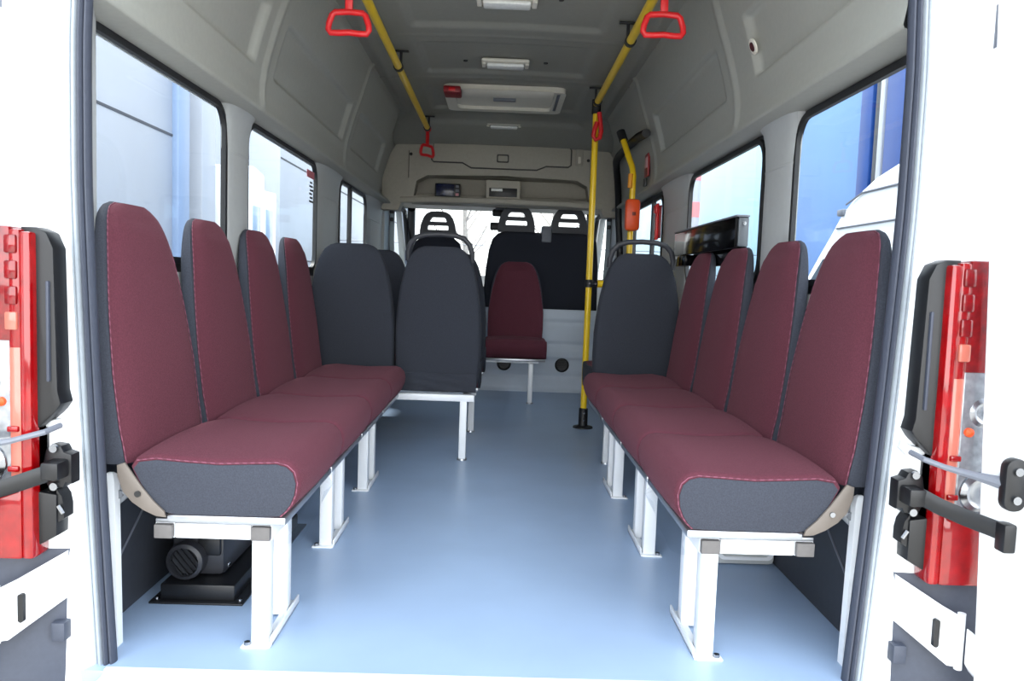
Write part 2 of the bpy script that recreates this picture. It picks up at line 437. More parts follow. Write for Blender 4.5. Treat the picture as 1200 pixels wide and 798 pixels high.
    # small corner block under the strip
# ------------------------------------------------------------------ tail lights
def lamp(side, label):
    t = thing('tail_light', label, 'tail light', (side*.95, -.09, .25), group=None)
    s = side
    def pr(x0, x1, z0, z1, y0, y1, name, m, par, bev=.006, top=0.):
        a, b = sorted((s*x0, s*x1))
        o = MB().box((a, y0, z0), (b, y1, z1), bev).build(name, m, par); return o
    # black housing with stepped inner edge
    hs = [(.905, .925), (.885, .915), (.872, .885), (.866, .60), (.860, .575), (.870, .56), (.884, .545), (.905, .525), (.905, .395), (.870, .39), (.870, .305), (.905, .285), (.935, .265), (.935, .925)]
    MB().prism([(s*x, z) for x, z in hs], 1, -.115, -.066, .004).build('lamp_housing', BLACKP, t)
    MB().box((min(s*.878, s*.884), -.122, .62), (max(s*.878, s*.884), -.112, .82), .002).build('seal_ridge', SEALD, t)
    # red lens body, wrapping rounded
    def lens(x0, x1, z0, z1, name, m, y=-.128, par=t):
        a, b = sorted((s*x0, s*x1))
        return MB().box((a, y-.008, z0), (b, y+.05, z1), .006).build(name, m, par)
    o = lens(.905, .928, .262, .915, 'red_edge_lens', REDLENS)
    o2 = lens(.926, .95, .262, .69, 'reflector_strip', PEACH, -.126)
    lens(.926, .95, .685, .92, 'upper_lens', REDLENS, -.126)
    lens(.944, 1.05, .70, .925, 'brake_lens', DREDLENS)
    c = lens(.948, 1.05, .405, .705, 'clear_lens', CLEARL, -.124)
    lens(.926, 1.05, .262, .41, 'fog_lens', REDLENS, -.13)
    MB().lathe([(.004, -.003), (.02, -.001), (.03, -.004), (.041, 0.001), (.044, -.004), (.046, .006)], (s*1.0, -.133, .455), 1, 24).build('reflector_bowl', CHROME, c)
    MB().lathe([(.004, -.003), (.014, 0), (.022, -.003), (.03, .001), (.032, .006)], (s*.995, -.133, .62), 1, 24).build('reflector_bowl', CHROME, c)
    MB().lathe([(.003, -.012), (.009, -.006), (.01, .01)], (s*.965, -.133, .58), 1, 14).build('bulb', ORANGE, c)
    for z in (.44, .52): MB().box((min(s*.93, s*.952), -.140, z), (max(s*.93, s*.952), -.13, z+.012), .003).build('lens_clip', REDLENS, c)
    for z in (.74, .79, .84, .89): MB().box((min(s*.930, s*.954), -.140, z-.018), (max(s*.930, s*.954), -.13, z+.018), .004).build('lens_facet', DREDLENS if z != .74 else PEACH, o2)
    MB().prism([(s*.862, .385), (s*.872, .40), (s*.872, .33), (s*.858, .34), (s*.858, .365)], 1, -.11, -.075).build('fixing_tab', BLACKP, t)
    MB().tube([(s*.856, -.116, .352), (s*.866, -.116, .368)], .004, 6).build('clip_pin', CHROME, t)
    return t
lamp(-1, 'red tail light on the left rear body pillar')
lamp(1, 'red tail light on the right rear body pillar')

# bumper corners and hinge brackets
def mirrored(pts, s): return [(s*x, z) for x, z in pts]
for s, nm in ((-1, 'left'), (1, 'right')):
    b = thing('bumper_corner', 'grey plastic bumper corner under the %s tail light' % nm, 'bumper', (s*.95, -.1, -.3))
    m = MB(); rows = []
    for z, o in ((-.34, .03), (-.1, .012), (.05, .004), (.15, 0), (.24, -.004), (.265, -.012)):
        rows.append([(s*(x), y, z) for x, y in ((.885+o*.6-.01, -.066), (.882+o*.6-.01, -.076), (.92, -.092-o), (1.0, -.118-o), (1.07, -.112-o), (1.10, -.05), (1.06, -.03))])
    m.loft(rows).build('bumper_moulding', BUMPG, b)
    MB().box((min(s*.865, s*.893), -.10, .075), (max(s*.865, s*.893), -.072, .115), .003).build('fixing_clip', BUMPG, b)
    # door check straps
    st = thing('door_check_strap', 'black door check strap with bracket below the lamp middle on the %s' % nm, 'strap', (s*.87, -.1, .40))
    MB().prism(mirrored([(.845, .47), (.86, .475), (.866, .487), (.885, .49), (.897, .478), (.902, .455), (.905, .43), (.895, .405), (.880, .398), (.862, .402), (.857, .412), (.845, .41)], s), 1, -.105, -.07, .004).build('strap_bracket', BLACKP, st)
    MB().box((min(s*.850, s*.886), -.145, .425), (max(s*.850, s*.886), -.098, .462), .006).build('strap_roller', BLACKP, st)
    for z in (.483, .405): MB().lathe([(.008, -.004), (.008, .004)], (s*.878, -.108, z), 1, 12).build('bolt', CHROME, st)
    pts = [(s*.875, -.135, .447), (s*.905, -.158, .432), (s*.940, -.19, .420), (s*.968, -.225, .413), (s*.985, -.245, .408)] if s > 0 else [(s*.88, -.135, .437), (s*.93, -.165, .420), (s*1.0, -.19, .398), (s*1.06, -.20, .378)]
    MB().tube(pts, .017, 8, flat=.25).build('strap_arm', BLACKP, st)
    if s > 0: MB().box((.968, -.262, .375), (.992, -.232, .430), .004).build('strap_anchor', BLACKP, st)
    ca = thing('door_stay', 'thin grey door stay rod above the check strap on the %s' % nm, 'stay rod', (s*.9, -.1, .51))
    MB().tube([(s*.866, -.105, .530), (s*.874, -.145, .524), (s*.905, -.165, .514), (s*.94, -.20, .508), (s*.972, -.24, .504)] if s > 0 else [(s*.866, -.105, .530), (s*.874, -.145, .524), (s*.93, -.165, .508), (s*.98, -.18, .50), (s*1.04, -.19, .495)], [.006, .006, .006, .008, .013], 8).build('stay_rod', GREYP, ca)
    MB().prism(mirrored([(.855, .533), (.86, .548), (.876, .54), (.905, .535), (.905, .522), (.87, .518)], s), 1, -.09, -.068, .003).build('stay_plate', WHITEM, ca)
    if s > 0:
        MB().prism([(.962+x, z) for x, z in rrect(0, .455, .042, .555, .019)], 1, -.262, -.240, .004).build('stay_anchor', BLACKP, ca)
        for z in (.478, .532): MB().lathe([(.008, -.004), (.006, .004)], (.983, -.264, z), 1, 12).build('bolt', CHROME, ca)

# rear doors standing open (right one in view), with their hinges
for s_, n, nm, ox in ((1, 3, 'right', .972), (-1, 4, 'left', 1.03)):
    dr = sempty('door_%d' % n, 'white rear door standing open on the %s' % nm, 'door')
    ORG[dr.name] = Vector((0, 0, 0))
    Md = Matrix.Translation((s_*ox, -.20, 0)) @ Matrix.Rotation(math.radians(-2.6*s_), 4, 'Y') @ Matrix.Rotation(math.radians(-50 if s_ > 0 else 180+50), 4, 'Z')
    y0, y1 = (0, .06) if s_ > 0 else (-.06, 0)
    MB().box((0, y0, -.25), (.74, y1, 1.78), .015, Md).build('door_panel', BODYW, dr)
    m = MB()
    for (a, b, c, d) in ((.10, .64, .10, .52), (.10, .64, .60, 1.05)):
        m.prism(rrect(a, c, b, d, .05), 1, -.006 if s_ > 0 else 0, 0 if s_ > 0 else .006, .003)
    bmesh.ops.transform(m.bm, matrix=Md, verts=m.bm.verts)
    m.build('inner_panel', BODYW, dr)
    h = MB().prism(mirrored([(.868, .262), (.93, .226), (.966, .207), (.970, .196), (.970, .112), (.962, .100), (.945, .103), (.872, .160)], s_), 1, -.158, -.140, .004)
    for v in h.bm.verts:                      # plate sweeps forward to the jamb
        v.co.y += .075*(1-sstep(.868, .93, abs(v.co.x)))
    h = h.build('hinge_plate', BODYW, dr)
    MB().prism(mirrored(rrect(.912, .142, .923, .200, .005), s_), 1, -.1595, -.150).build('hinge_slot', BLACKP, h)
    MB().prism(mirrored([(.972, .188), (1.0, .168), (1.05, .155), (1.05, .06), (1.0, .078), (.98, .10), (.972, .115)], s_), 1, -.19, -.165, .005).build('hinge_leaf', BODYW, dr)
    MB().tube([(s_*.970, -.152, .095), (s_*.970, -.152, .212)], .008, 12).build('hinge_pin', BODYW, dr)
    u = MB().prism(mirrored([(.925, 1.335), (.95, 1.330), (.965, 1.345), (.972, 1.375), (.99, 1.375), (.99, 1.31), (.95, 1.305), (.925, 1.318)], s_), 1, -.15, -.08, .005).build('upper_hinge', BODYW, dr)
    MB().tube([(s_*.968, -.13, 1.325), (s_*.968, -.13, 1.42)], .012, 12).build('hinge_pin', GREYP, u)

# ------------------------------------------------------------------ seats
BW = [(.315, .200), (.36, .214), (.42, .221), (.50, .225), (.62, .225), (.72, .216), (.80, .204), (.87, .188), (.92, .171), (.955, .153), (.98, .134), (.995, .110), (1.004, .078)]
UF = [(.315, .004), (.43, 0), (.50, -.012), (.60, -.024), (.70, -.037), (.80, -.050), (.88, -.061), (.94, -.073), (.98, -.084), (1.004, -.095)]
TH_FREE = [(.315, .070), (.43, .080), (.6, .078), (.75, .070), (.88, .058), (.94, .046), (.98, .030), (1.004, .008)]
TH_WALL = [(.315, .060), (.43, .068), (.5, .064), (.6, .054), (.7, .044), (.8, .036), (.88, .034), (.94, .027), (.98, .020), (1.004, .010)]
def backrest_rows(zlow, ws=1., TH=None):
    zs = [z for z in [.315, .34, .38, .42, .46, .5, .56, .62, .68, .74, .80, .84, .87, .90, .925, .945, .96, .975, .985, .995, 1.001, 1.004] if z >= zlow-.001]
    return [(z, interp(BW, z)*ws, interp(UF, z), interp(TH, z)) for z in zs]
def seat_parts(root, zlow=.42, mains=MAROON, shell=GREYF, ws=1., bracket=0, skirt=False, handle=False, nostitch=False):
    R = backrest_rows(zlow, ws, TH_FREE if skirt else TH_WALL)
    # shell: sides and back
    m = MB(); rows = []
    N = 14
    for z, w, u, t in R:
        ring = []
        for k in range(N+1):     # front edge, left to right
            v = -1+2*k/N
            ring.append((u-.012+.008*(1-v*v), v*w*.985, z))
        # side round to back
        for k in range(1, 5):
            q = k/5*PI/2
            ring.append((u-.010-t*(.35+.65*math.sin(q)) if k > 1 else u-.010-t*.4, w*(.93+.07*math.cos(q)), z))
        for k in range(9):
            v = .92-1.84*k/8
            ring.append((u-t-.010-(.010 if skirt else .003)*(1-v*v), v*w, z))
        for k in range(4, 0, -1):
            q = k/5*PI/2
            ring.append((u-.010-t*(.35+.65*math.sin(q)) if k > 1 else u-.010-t*.4, -w*(.93+.07*math.cos(q)), z))
        rows.append(ring)
    m.loft(rows)
    b = m.build('backrest', shell, root, 60)
    # front cover, set in from the shell edge towards the top
    CW = lambda z: .975-.055*sstep(.55, .95, z)
    m = MB(); rows = []
    NV = 16
    for i, (z, w, u, t) in enumerate(R):
        row = []
        for k in range(NV+1):
            v = -1+2*k/NV
            edge = abs(v)**6
            zz = z
            row.append((u+.004+.012*(1-v*v)*(1 if z < .96 else .4)-.016*edge, v*w*CW(z), zz-.002*sstep(.96, 1.0, z)))
        rows.append(row)
    V, fs = m.grid(rows)
    # wrap borders back into the shell
    bmesh.ops.recalc_face_normals(m.bm, faces=fs)
    if sum(f.normal.x for f in m.bm.faces) < 0: bmesh.ops.reverse_faces(m.bm, faces=m.bm.faces)
    bmesh.ops.solidify(m.bm, geom=list(m.bm.faces), thickness=.008)
    c = m.build('backrest_cover', mains, root, 60)
    # stitched seam along the cover edge
    p = [(u-.009, -w*CW(z), z-.002*sstep(.96, 1.0, z)) for z, w, u, t in R] + [(u-.009, w*CW(z), z-.002*sstep(.96, 1.0, z)) for z, w, u, t in R[::-1]]
    MB().tube(p, .0014, 6).build('stitching', STITCH, c)
    # cushion
    prof = [(.02, .436), (.06, .442), (.12, .438), (.20, .434), (.28, .438), (.33, .440), (.352, .434), (.367, .42), (.374, .395), (.371, .368), (.362, .345), (.350, .328), (.337, .316), (.30, .314), (.10, .314), (.075, .32), (.05, .345), (.025, .385), (.008, .42)]
    m = MB(); rows = []
    W = (.216 if skirt else .236 if nostitch else .232)*ws
    for v, ins, bulge in ((-1, .004, 0), (-.975, .0, .003), (-.9, 0, .005), (-.7, 0, .009), (-.35, 0, .0125), (0, 0, .014), (.35, 0, .0125), (.7, 0, .009), (.9, 0, .005), (.975, 0, .003), (1, .004, 0)):
        ring = []
        for (u, z) in prof:
            du = (u-.19); dz = z-.375
            top = 1 if z > .43 else 0
            fr = 1 if u > .355 else 0
            ring.append((u-ins*(1 if du > 0 else -1)+fr*bulge*.6, v*W, z-ins*(1 if dz > 0 else -1)+top*bulge))
        rows.append(ring)
    m.loft(rows)
    cu = m.build('cushion', mains, root, 50)
    for s in (-1, 1):
        a, b2 = sorted((s*(W-.006), s*(W+(.002 if not skirt else .006))))
        pp = [((u-.19)*.965+.19, (z-.377)*.94+.375) for u, z in prof] if not skirt else [((u-.19)*1.02+.19, (z-.377)*1.03+.377) for u, z in prof]
        m = MB(); m.prism([(u, z) for u, z in pp], 1, a, b2, .002)
        m.build('side_panel', shell, cu)
        if not nostitch and not skirt: MB().tube([((u-.19)*.985+.19, s*(W+.001), (z-.375)*.97+.375) for u, z in prof[:13]], .0014, 6).build('stitching', STITCH, cu)
    if bracket:
        s = bracket
        a, b2 = sorted((s*(W+.0025), s*(W+.0095)))
        out = [(-.001, .43), (-.018, .424), (-.017, .40), (-.006, .366), (.014, .343), (.040, .325), (.066, .313), (.088, .311), (.084, .324), (.060, .347), (.035, .378), (.014, .408)]
        br = MB().prism(out, 1, a, b2, .002).build('recliner_bracket', BEIGE, root)
        MB().lathe([(.007, -.004), (.006, .004)], (.028, s*(W+.009), .362), 1, 12).build('bolt', CHROME if s > 0 else BLACKP, br)
    # seat pan
    MB().box((.085, -W+.003, .296), (.345, W-.003, .3135), .003).build('seat_pan', SILVER, root)
    if skirt:
        m = MB(); rows = []
        for i in range(9):
            z = .405-.085*i/8
            rows.append([(-.0955+.004*math.sin(i*1.7+k*.9)+.0025*math.sin(k*2.1+i), -.205*ws+.41*ws*k/14, z+.003*math.sin(k*1.3+i*.5)) for k in range(15)])
        V, fs = m.grid(rows); bmesh.ops.recalc_face_normals(m.bm, faces=fs)
        bmesh.ops.solidify(m.bm, geom=list(m.bm.faces), thickness=.006)
        m.build('back_flap', shell, root, 60)
    if handle:
        hp = [(-.105, -.150, .935), (-.115, -.150, .975), (-.122, -.138, 1.015), (-.124, -.112, 1.043), (-.124, -.07, 1.056), (-.124, 0, 1.060), (-.124, .07, 1.056), (-.124, .112, 1.043), (-.122, .138, 1.015), (-.115, .150, .975), (-.105, .150, .935)]
        MB().tube(hp, .0105, 10, flat=1.2).build('grab_handle', mat('handle_grey', (46, 48, 54), .5, noise=.05, nscale=60), root)
    return root

LABL = ['maroon side-facing seat of the left row nearest the rear doors', 'maroon left-row seat second from the rear doors',
        'maroon left-row seat third from the rear doors', 'maroon left-row seat farthest from the rear doors, beside the charcoal wall seat']
LABR = ['maroon side-facing seat of the right row nearest the rear doors', 'maroon right-row seat second from the rear doors',
        'maroon right-row seat third from the rear doors', 'maroon right-row seat farthest from the rear doors, beside the charcoal seat with handle']
YS = [.245, .722, 1.199, 1.676]
gs = 'side-facing maroon seats'
inner = None; NEAR = {}
for side, labs in ((-1, LABL), (1, LABR)):
    rz = 0 if side < 0 else PI
    for i, y in enumerate(YS):
        if i == 0:
            NEAR[side] = seat_parts(thing('side_facing_seat', labs[0], 'seat', (side*.79, y, 0), rz, gs, local=True), bracket=side)
        elif inner is None:
            inner = thing('side_facing_seat', labs[i], 'seat', (side*.79, y, 0), rz, gs, local=True); seat_parts(inner, nostitch=True)
        else: dup(inner, (side*.79, y, 0), rz, labs[i])
# rows of forward facing seats
g = 'charcoal forward-facing seats'
f1 = thing('passenger_seat', 'charcoal forward-facing seat with grab handle beside the aisle, at the end of the left row', 'seat', (-.275, 2.085, 0), PI/2, g, local=True)
seat_parts(f1, zlow=.315, shell=GREYF_DIM, ws=.915, skirt=True, handle=True)
f3 = thing('passenger_seat', 'charcoal forward-facing seat without handle between left row and aisle seat', 'seat', (-.688, 2.085, 0), PI/2, g, local=True)
seat_parts(f3, zlow=.315, shell=GREYF_DIM, ws=.915, skirt=True)
dup(f3, (-.266, 2.775, 0), PI/2, 'charcoal aisle seat without handle hidden behind the handled seat on the left')
dup(f3, (-.682, 2.775, 0), PI/2, 'dark seat back showing between the two nearest charcoal seats on the left')
f5 = thing('passenger_seat', 'charcoal forward-facing seat with grab handle at the end of the right row', 'seat', (.675, 2.105, 0), PI/2, g, local=True)
seat_parts(f5, zlow=.315, shell=GREYF_DIM, ws=.915, skirt=True, handle=True)
# rear facing maroon seat in front of the partition
r1 = thing('folding_seat', 'small dark maroon seat facing the rear doors in front of the partition', 'seat', (.135, 4.06, 0), -PI/2, None, local=True)
seat_parts(r1, zlow=.42, ws=.93)

# frames ------------------------------------------------------------
def frame_bench(side, legs, label):
    t = thing('bench_stand', label, 'seat stand', (side*.6, .9, 0), 0, 'white bench stands')
    s = side
    def bx(x0, x1, y0, y1, z0, z1, name, m, par, bev=.004):
        a, b = sorted((s*x0, s*x1)); return MB().box((a, y0, z0), (b, y1, z1), bev).build(name, m, par)
    for x0, x1 in ((.483, .530), (.700, .745)):
        rl = bx(x0, x1, .048, 1.87, .250, .286, 'long_rail', WHITEM, t)
        bx(x0+.002, x1-.002, .036, .052, .252, .284, 'end_cap', CAPG, rl, .003)
    bx(.462, .742, .044, .075, .2865, .2955, 'slide_rail', SILVER, t, .002)
    bx(.530, .700, .046, .086, .2505, .2855, 'cross_bar', WHITEM, t)
    bx(.530, .700, .76, .80, .2505, .2855, 'cross_bar', WHITEM, t)
    bx(.530, .700, 1.42, 1.46, .2505, .2855, 'cross_bar', WHITEM, t)
    for y in legs:
        lg = bx(.492, .531, y, y+.04, .004, .2495, 'leg', WHITEM, t)
        bx(.492, .528, y+.155, y+.195, .004, .2495, 'leg', WHITEM, t)
        m = MB(); a, b = sorted((s*.484, s*.512))
        m.box((a, y-.012, 0), (b, y+.245, .006), .002)
        m.box((min(s*.484, s*.489), y+.002, 0), (max(s*.484, s*.489), y+.245, .022), .002)
        fp = m.build('foot_plate', WHITEM, lg)
        MB().lathe([(.008, -.003), (.007, .006)], (s*.538, y-.002, .006), 2, 10).build('bolt', CHROME, lg)
        MB().box((min(s*.490, s*.55), y-.014, 0), (max(s*.490, s*.55), y+.01, .005), .001).build('foot_tab', WHITEM, lg)
    return t
frame_bench(-1, (.055, .716, 1.366), 'white tube frame with legs carrying the left row of maroon seats')
frame_bench(1, (.055, .720, 1.372), 'white tube frame with legs carrying the right row of maroon seats')
def frame_row(x0, x1, y, lx, label, seat=None):
    if seat is None:
        t = thing('bench_stand', label, 'seat stand', ((x0+x1)/2, y, 0), 0, 'white stands under the forward seats')
    else:                                    # one-seat frame: part of that seat
        t = seat; c, sn = math.cos(seat.rotation_euler.z), math.sin(seat.rotation_euler.z)
        MI = (Matrix.Translation(seat.location) @ Matrix.Rotation(seat.rotation_euler.z, 4, 'Z')).inverted()
    def fin(mb, nm, m, par):
        if seat is not None: bmesh.ops.transform(mb.bm, matrix=MI, verts=mb.bm.verts)
        return mb.build(nm, m, par)
    fin(MB().box((x0, y, .280), (x1, y+.035, .312), .004), 'cross_bar', WHITEM, t)
    fin(MB().box((x0, y+.33, .262), (x1, y+.365, .294), .004), 'cross_bar', WHITEM, t)
    for xx in (x0+.04, x1-.04): fin(MB().box((xx-.02, y+.034, .281), (xx+.02, y+.33, .2955), .003), 'side_bar', WHITEM, t)
    lg = fin(MB().box((lx-.017, y-.002, .003), (lx+.017, y+.032, .281), .004), 'leg', WHITEM, t)
    fin(MB().lathe([(.024, -.003), (.022, .006)], (lx, y+.015, .003), 2, 14), 'foot_plate', SILVER, lg)
    return t
frame_row(-.89, -.093, 1.935, -.143, 'white crossbar and leg under the charcoal seats nearest on the left')
frame_row(-.89, -.10, 2.625, -.128, 'white crossbar and leg under the second row of charcoal seats')
frame_row(.485, .88, 1.95, .545, None, f5)
MI = (Matrix.Translation(r1.location) @ Matrix.Rotation(-PI/2, 4, 'Z')).inverted()
def fin(mb, nm, m, par):
    bmesh.ops.transform(mb.bm, matrix=MI, verts=mb.bm.verts); return mb.build(nm, m, par)
fin(MB().box((-.07, 3.725, .283), (.30, 3.755, .305), .003), 'cross_bar', WHITEM, r1)
for xx in (-.04, .27): fin(MB().box((xx-.015, 3.754, .28), (xx+.015, 4.0, .2955), .003), 'side_bar', WHITEM, r1)
lg = fin(MB().box((.23, 3.70, .003), (.262, 3.732, .283), .003), 'leg', WHITEM, r1)
fin(MB().lathe([(.024, -.003), (.022, .006)], (.246, 3.716, .003), 2, 14), 'foot_plate', SILVER, lg)

# transparent packing film under the near cushions, thin loops
for s, nm in ((-1, 'left'), (1, 'right')):
    MBf = MB()
    rows = []
    for i in range(9):
        y = .03+.42*i/8
        sag = .05*math.sin(PI*i/8)
        rows.append([(s*.449, y, .300), (s*(.440-.006*math.sin(i)), y+.005, .275-sag*.5), (s*(.455-.004*math.cos(i*2)), y, .252-sag)])
    V, fs = MBf.grid(rows)
    bmesh.ops.transform(MBf.bm, matrix=(Matrix.Translation((s*.79, YS[0], 0)) @ Matrix.Rotation(0 if s < 0 else PI, 4, 'Z')).inverted(), verts=MBf.bm.verts)
    MBf.build('packing_film', FILM, NEAR[s], 60)['label'] = 'clear packing film hanging under the cushion'

# wall brackets of benches
for s, nm in ((-1, 'left'), (1, 'right')):
    t = thing('wall_bracket', 'small white angle bracket bolted to the %s wall below the nearest seat' % nm, 'bracket', (s*.86, .07, .33))
    MB().prism(mirrored([(.845, .365), (.80, .372), (.79, .355), (.835, .315), (.845, .318)], s), 1, .06, .066, .001).build('bracket_plate', SILVER, t)
    MB().box((min(s*.843, s*.895), .06, .335), (max(s*.843, s*.895), .085, .352), .002).build('bracket_arm', WHITEM, t)
    MB().lathe([(.010, -.005), (.009, .004)], (s*.828, .056, .345), 1, 12).build('bolt', CHROME, t)

# ------------------------------------------------------------------ heater under the left row
t = thing('floor_heater', 'black cabin heater with round grille on the floor under the nearest left seat', 'heater', (-.76, .45, 0))
b = MB().box((-.835, .28, .0055), (-.645, .90, .047), .004).build('heater_base', BLACKP, t)
MB().box((-.858, .265, .0), (-.62, .92, .0055), .001).build('base_flange', BLACK, t)
for x, y in ((-.845, .285), (-.632, .285), (-.632, .45), (-.632, .7)): MB().lathe([(.006, -.001), (.005, .006)], (x, y, .005), 2, 10).build('screw', CHROME, b)
h = MB().box((-.832, .335, .0475), (-.69, .80, .178), .02).build('heater_body', mat('dark_grey_plastic', (46, 47, 52), .38, noise=.08, nscale=50), t)
MB().box((-.76, .328, .105), (-.70, .345, .17), .006).build('front_cover', GREYP if False else BLACKP, h)
o = MB().lathe([(.047, 0), (.050, -.03), (.047, -.045), (.038, -.05), (.036, -.03), (.03, -.028)], (-.782, .345, .098), 1, 28).build('air_grille', MATS['dark_grey_plastic'], h)
m = MB()
for k in range(5):
    zz = -.026+.013*k; w = math.sqrt(max(0, .036**2-zz**2))
    m.box((-w, -.003, -.002), (w, .003, .002), 0, Matrix.Translation((-.782, .302, .098)) @ Matrix.Rotation(.9, 4, 'Y') @ Matrix.Translation((0, 0, zz)))
m.build('grille_bars', BLACKP, o)
MB().tube([(-.685, .42, .16), (-.66, .45, .19), (-.655, .5, .14), (-.66, .56, .10)], .006, 8).build('heater_cable', BLACK, t)
MB().box((-.694, .36, .065), (-.688, .38, .075), .001).build('screw_boss', CHROME, h)
MB().tube([(-.672, .58, .13), (-.65, .60, .17), (-.648, .72, .17)], .010, 8).build('coolant_hose', BLACK, t)

# wheel arch cover under the right row
t = thing('wheel_arch_cover', 'light grey wheel arch box on the floor under the right row', 'wheel arch', (.8, 1.1, 0))
MB().box((.70, .655, 0), (.892, 1.66, .235), .018).build('arch_shell', PILLAR, t)
MB().prism(rrect(.712, .02, .882, .215, .018), 1, .650, .656, holes=[rrect(.722, .03, .872, .205, .014)]).build('arch_flange', WHITEM, t)

# ------------------------------------------------------------------ front partition and overhead console
pt = MB()
rows = []
for z in [i*.012 for i in range(55)]:
    row = []
    for i in range(61):
        x = -.9+1.8*i/60
        y = YF
        for zc in (.13, .38, .55): y += .008*(1-sstep(.008, .018, abs(z-zc)))
        y -= .012*(1-sstep(.02, .05, abs(z-.30)))
        y -= .02*(1-sstep(.0, .03, z))
        row.append((x, y, z))
    rows.append(row)
V, fs = pt.grid(rows); bmesh.ops.recalc_face_normals(pt.bm, faces=fs)
top = V[-1]
B = [pt.bm.verts.new((v.co.x, YF+.06, v.co.z)) for v in top]
for i in range(60): pt.bm.faces.new([top[i], top[i+1], B[i+1], B[i]])
wf = struct('wall_front', pt, mat('blue_white_enamel', (196, 206, 218), .45, noise=.02, nscale=20), 'low blue white partition panel behind the front bench', ang=60)
ORG[wf.name] = Vector((0, 0, 0))
for x in (.062, .516):
    o = MB().lathe([(.052, 0), (.056, -.010), (.046, -.016), (.042, -.006), (.01, -.004)], (x, YF+.002, .215), 1, 24).build('round_vent', BLACKP, wf)
    m = MB()
    for k in range(-2, 3): m.box((x-math.sqrt(.04**2-(k*.014)**2), YF-.014, .215+k*.014-.002), (x+math.sqrt(.04**2-(k*.014)**2), YF-.006, .215+k*.014+.002))
    m.build('vent_slats', BLACK, o)

oc = thing('overhead_console', 'grey overhead cabinet with open shelf across the front above the windscreen', 'cabinet', (0, 4.25, 1.43))
outer = [(-.90, 1.36), (-.895, 1.60), (-.872, 1.72), (-.80, 1.84), (-.72, 1.875), (.72, 1.875), (.80, 1.84), (.872, 1.72), (.895, 1.60), (.90, 1.36), (.775, 1.36), (.745, 1.425), (-.745, 1.425), (-.775, 1.36)]
shelf = [(-.66, 1.47), (-.64, 1.58), (-.56, 1.625), (0, 1.640), (.56, 1.625), (.64, 1.58), (.66, 1.47)]
MB().prism(outer, 1, 4.18, 4.32, holes=[shelf]).build('console_fascia', CONSOLE, oc)
m = MB()
m.box((-.70, 4.43, 1.43), (.70, 4.45, 1.66)); m.box((-.70, 4.30, 1.445), (.70, 4.45, 1.470)); m.box((-.70, 4.30, 1.635), (.70, 4.45, 1.66))
m.box((-.70, 4.3, 1.45), (-.68, 4.45, 1.65)); m.box((.68, 4.3, 1.45), (.70, 4.45, 1.65))
m.build('shelf_box', CONSOLE, oc)
m = MB().tube([(-.76, 4.178, 1.435), (-.5, 4.170, 1.445), (0, 4.165, 1.45), (.5, 4.170, 1.445), (.76, 4.178, 1.435)], .022, 8, flat=.6)
m.build('shelf_lip', CONSOLE, oc)
hp = [(-.53, 1.74), (-.515, 1.865), (.495, 1.865), (.51, 1.845), (.51, 1.735), (.49, 1.72), (.325, 1.72), (.255, 1.69), (-.235, 1.69), (-.30, 1.725), (-.515, 1.725)]
ht = MB().prism(hp, 1, 4.168, 4.185, .006).build('locker_door', CONSOLE, oc)
lp = [(x, 4.172, z) for x, z in hp]
MB().tube(lp, .006, 6, closed=True).build('locker_groove_line', GROOVE, ht)
MB().prism(rrect(-.045, 1.735, .045, 1.795, .01), 1, 4.160, 4.170, .002, holes=[rrect(-.036, 1.744, .036, 1.786, .008)]).build('locker_latch', GROOVE, ht)
for x in (-.70, .66): MB().tube([(x, 4.176, 1.80), (x, 4.176, 1.60)], .0025, 6).build('panel_joint', GROOVE, oc)
for x in (-.685, .64): MB().lathe([(.012, -.004), (.010, .004)], (x, 4.178, 1.775), 1, 12).build('screw_cap', BLACKP, oc)
MB().prism(rrect(.545, 1.735, .60, 1.86, .01), 1, 4.170, 4.182, .003).build('lamp_bezel', CONSOLE, oc)
MB().box((.562, 4.160, 1.75), (.583, 4.172, 1.80), .004).build('lamp_lens', CREAM, oc)
t = thing('control_unit', 'dark blue control unit on the left of the overhead shelf', 'electronic unit', (-.41, 4.26, 1.47))
MB().box((-.505, 4.235, 1.471), (-.315, 4.36, 1.575), .004).build('unit_case', BLACKP, t)
MB().box((-.495, 4.229, 1.48), (-.36, 4.238, 1.568), .002).build('unit_face', SCREENB, t)
for i in range(3): MB().box((-.35, 4.228, 1.485+i*.03), (-.325, 4.238, 1.505+i*.03), .002).build('unit_button', GREYP if i else mat('pink_led', (220, 150, 160), .3), t)
t = thing('tachograph', 'cream framed tachograph with black display in the middle of the overhead shelf', 'electronic unit', (.02, 4.2, 1.46))
MB().box((-.12, 4.19, 1.462), (.14, 4.34, 1.61), .010).build('unit_case', mat('beige_case', (182, 176, 162), .5, noise=.03, nscale=40), t)
MB().box((-.095, 4.183, 1.485), (.115, 4.193, 1.55), .003).build('unit_face', BLACKP, t)
MB().box((-.08, 4.179, 1.525), (.005, 4.186, 1.545), .001).build('unit_display', mat('pale_display', (240, 242, 238), .3), t)
t = thing('rear_view_mirror', 'black rear-view mirror hanging at the top of the windscreen', 'mirror', (.0, 4.9, 1.36))
MB().box((-.075, 4.90, 1.40), (.02, 4.96, 1.46), .015).build('mirror_bracket', BLACKP, t)
MB().box((-.09, 4.86, 1.28), (.02, 4.9, 1.345), .012).build('camera_body', BLACKP, t)
MB().box((-.05, 4.90, 1.45), (.05, 5.35, 1.47), .006).build('mirror_arm', GREYP, t)

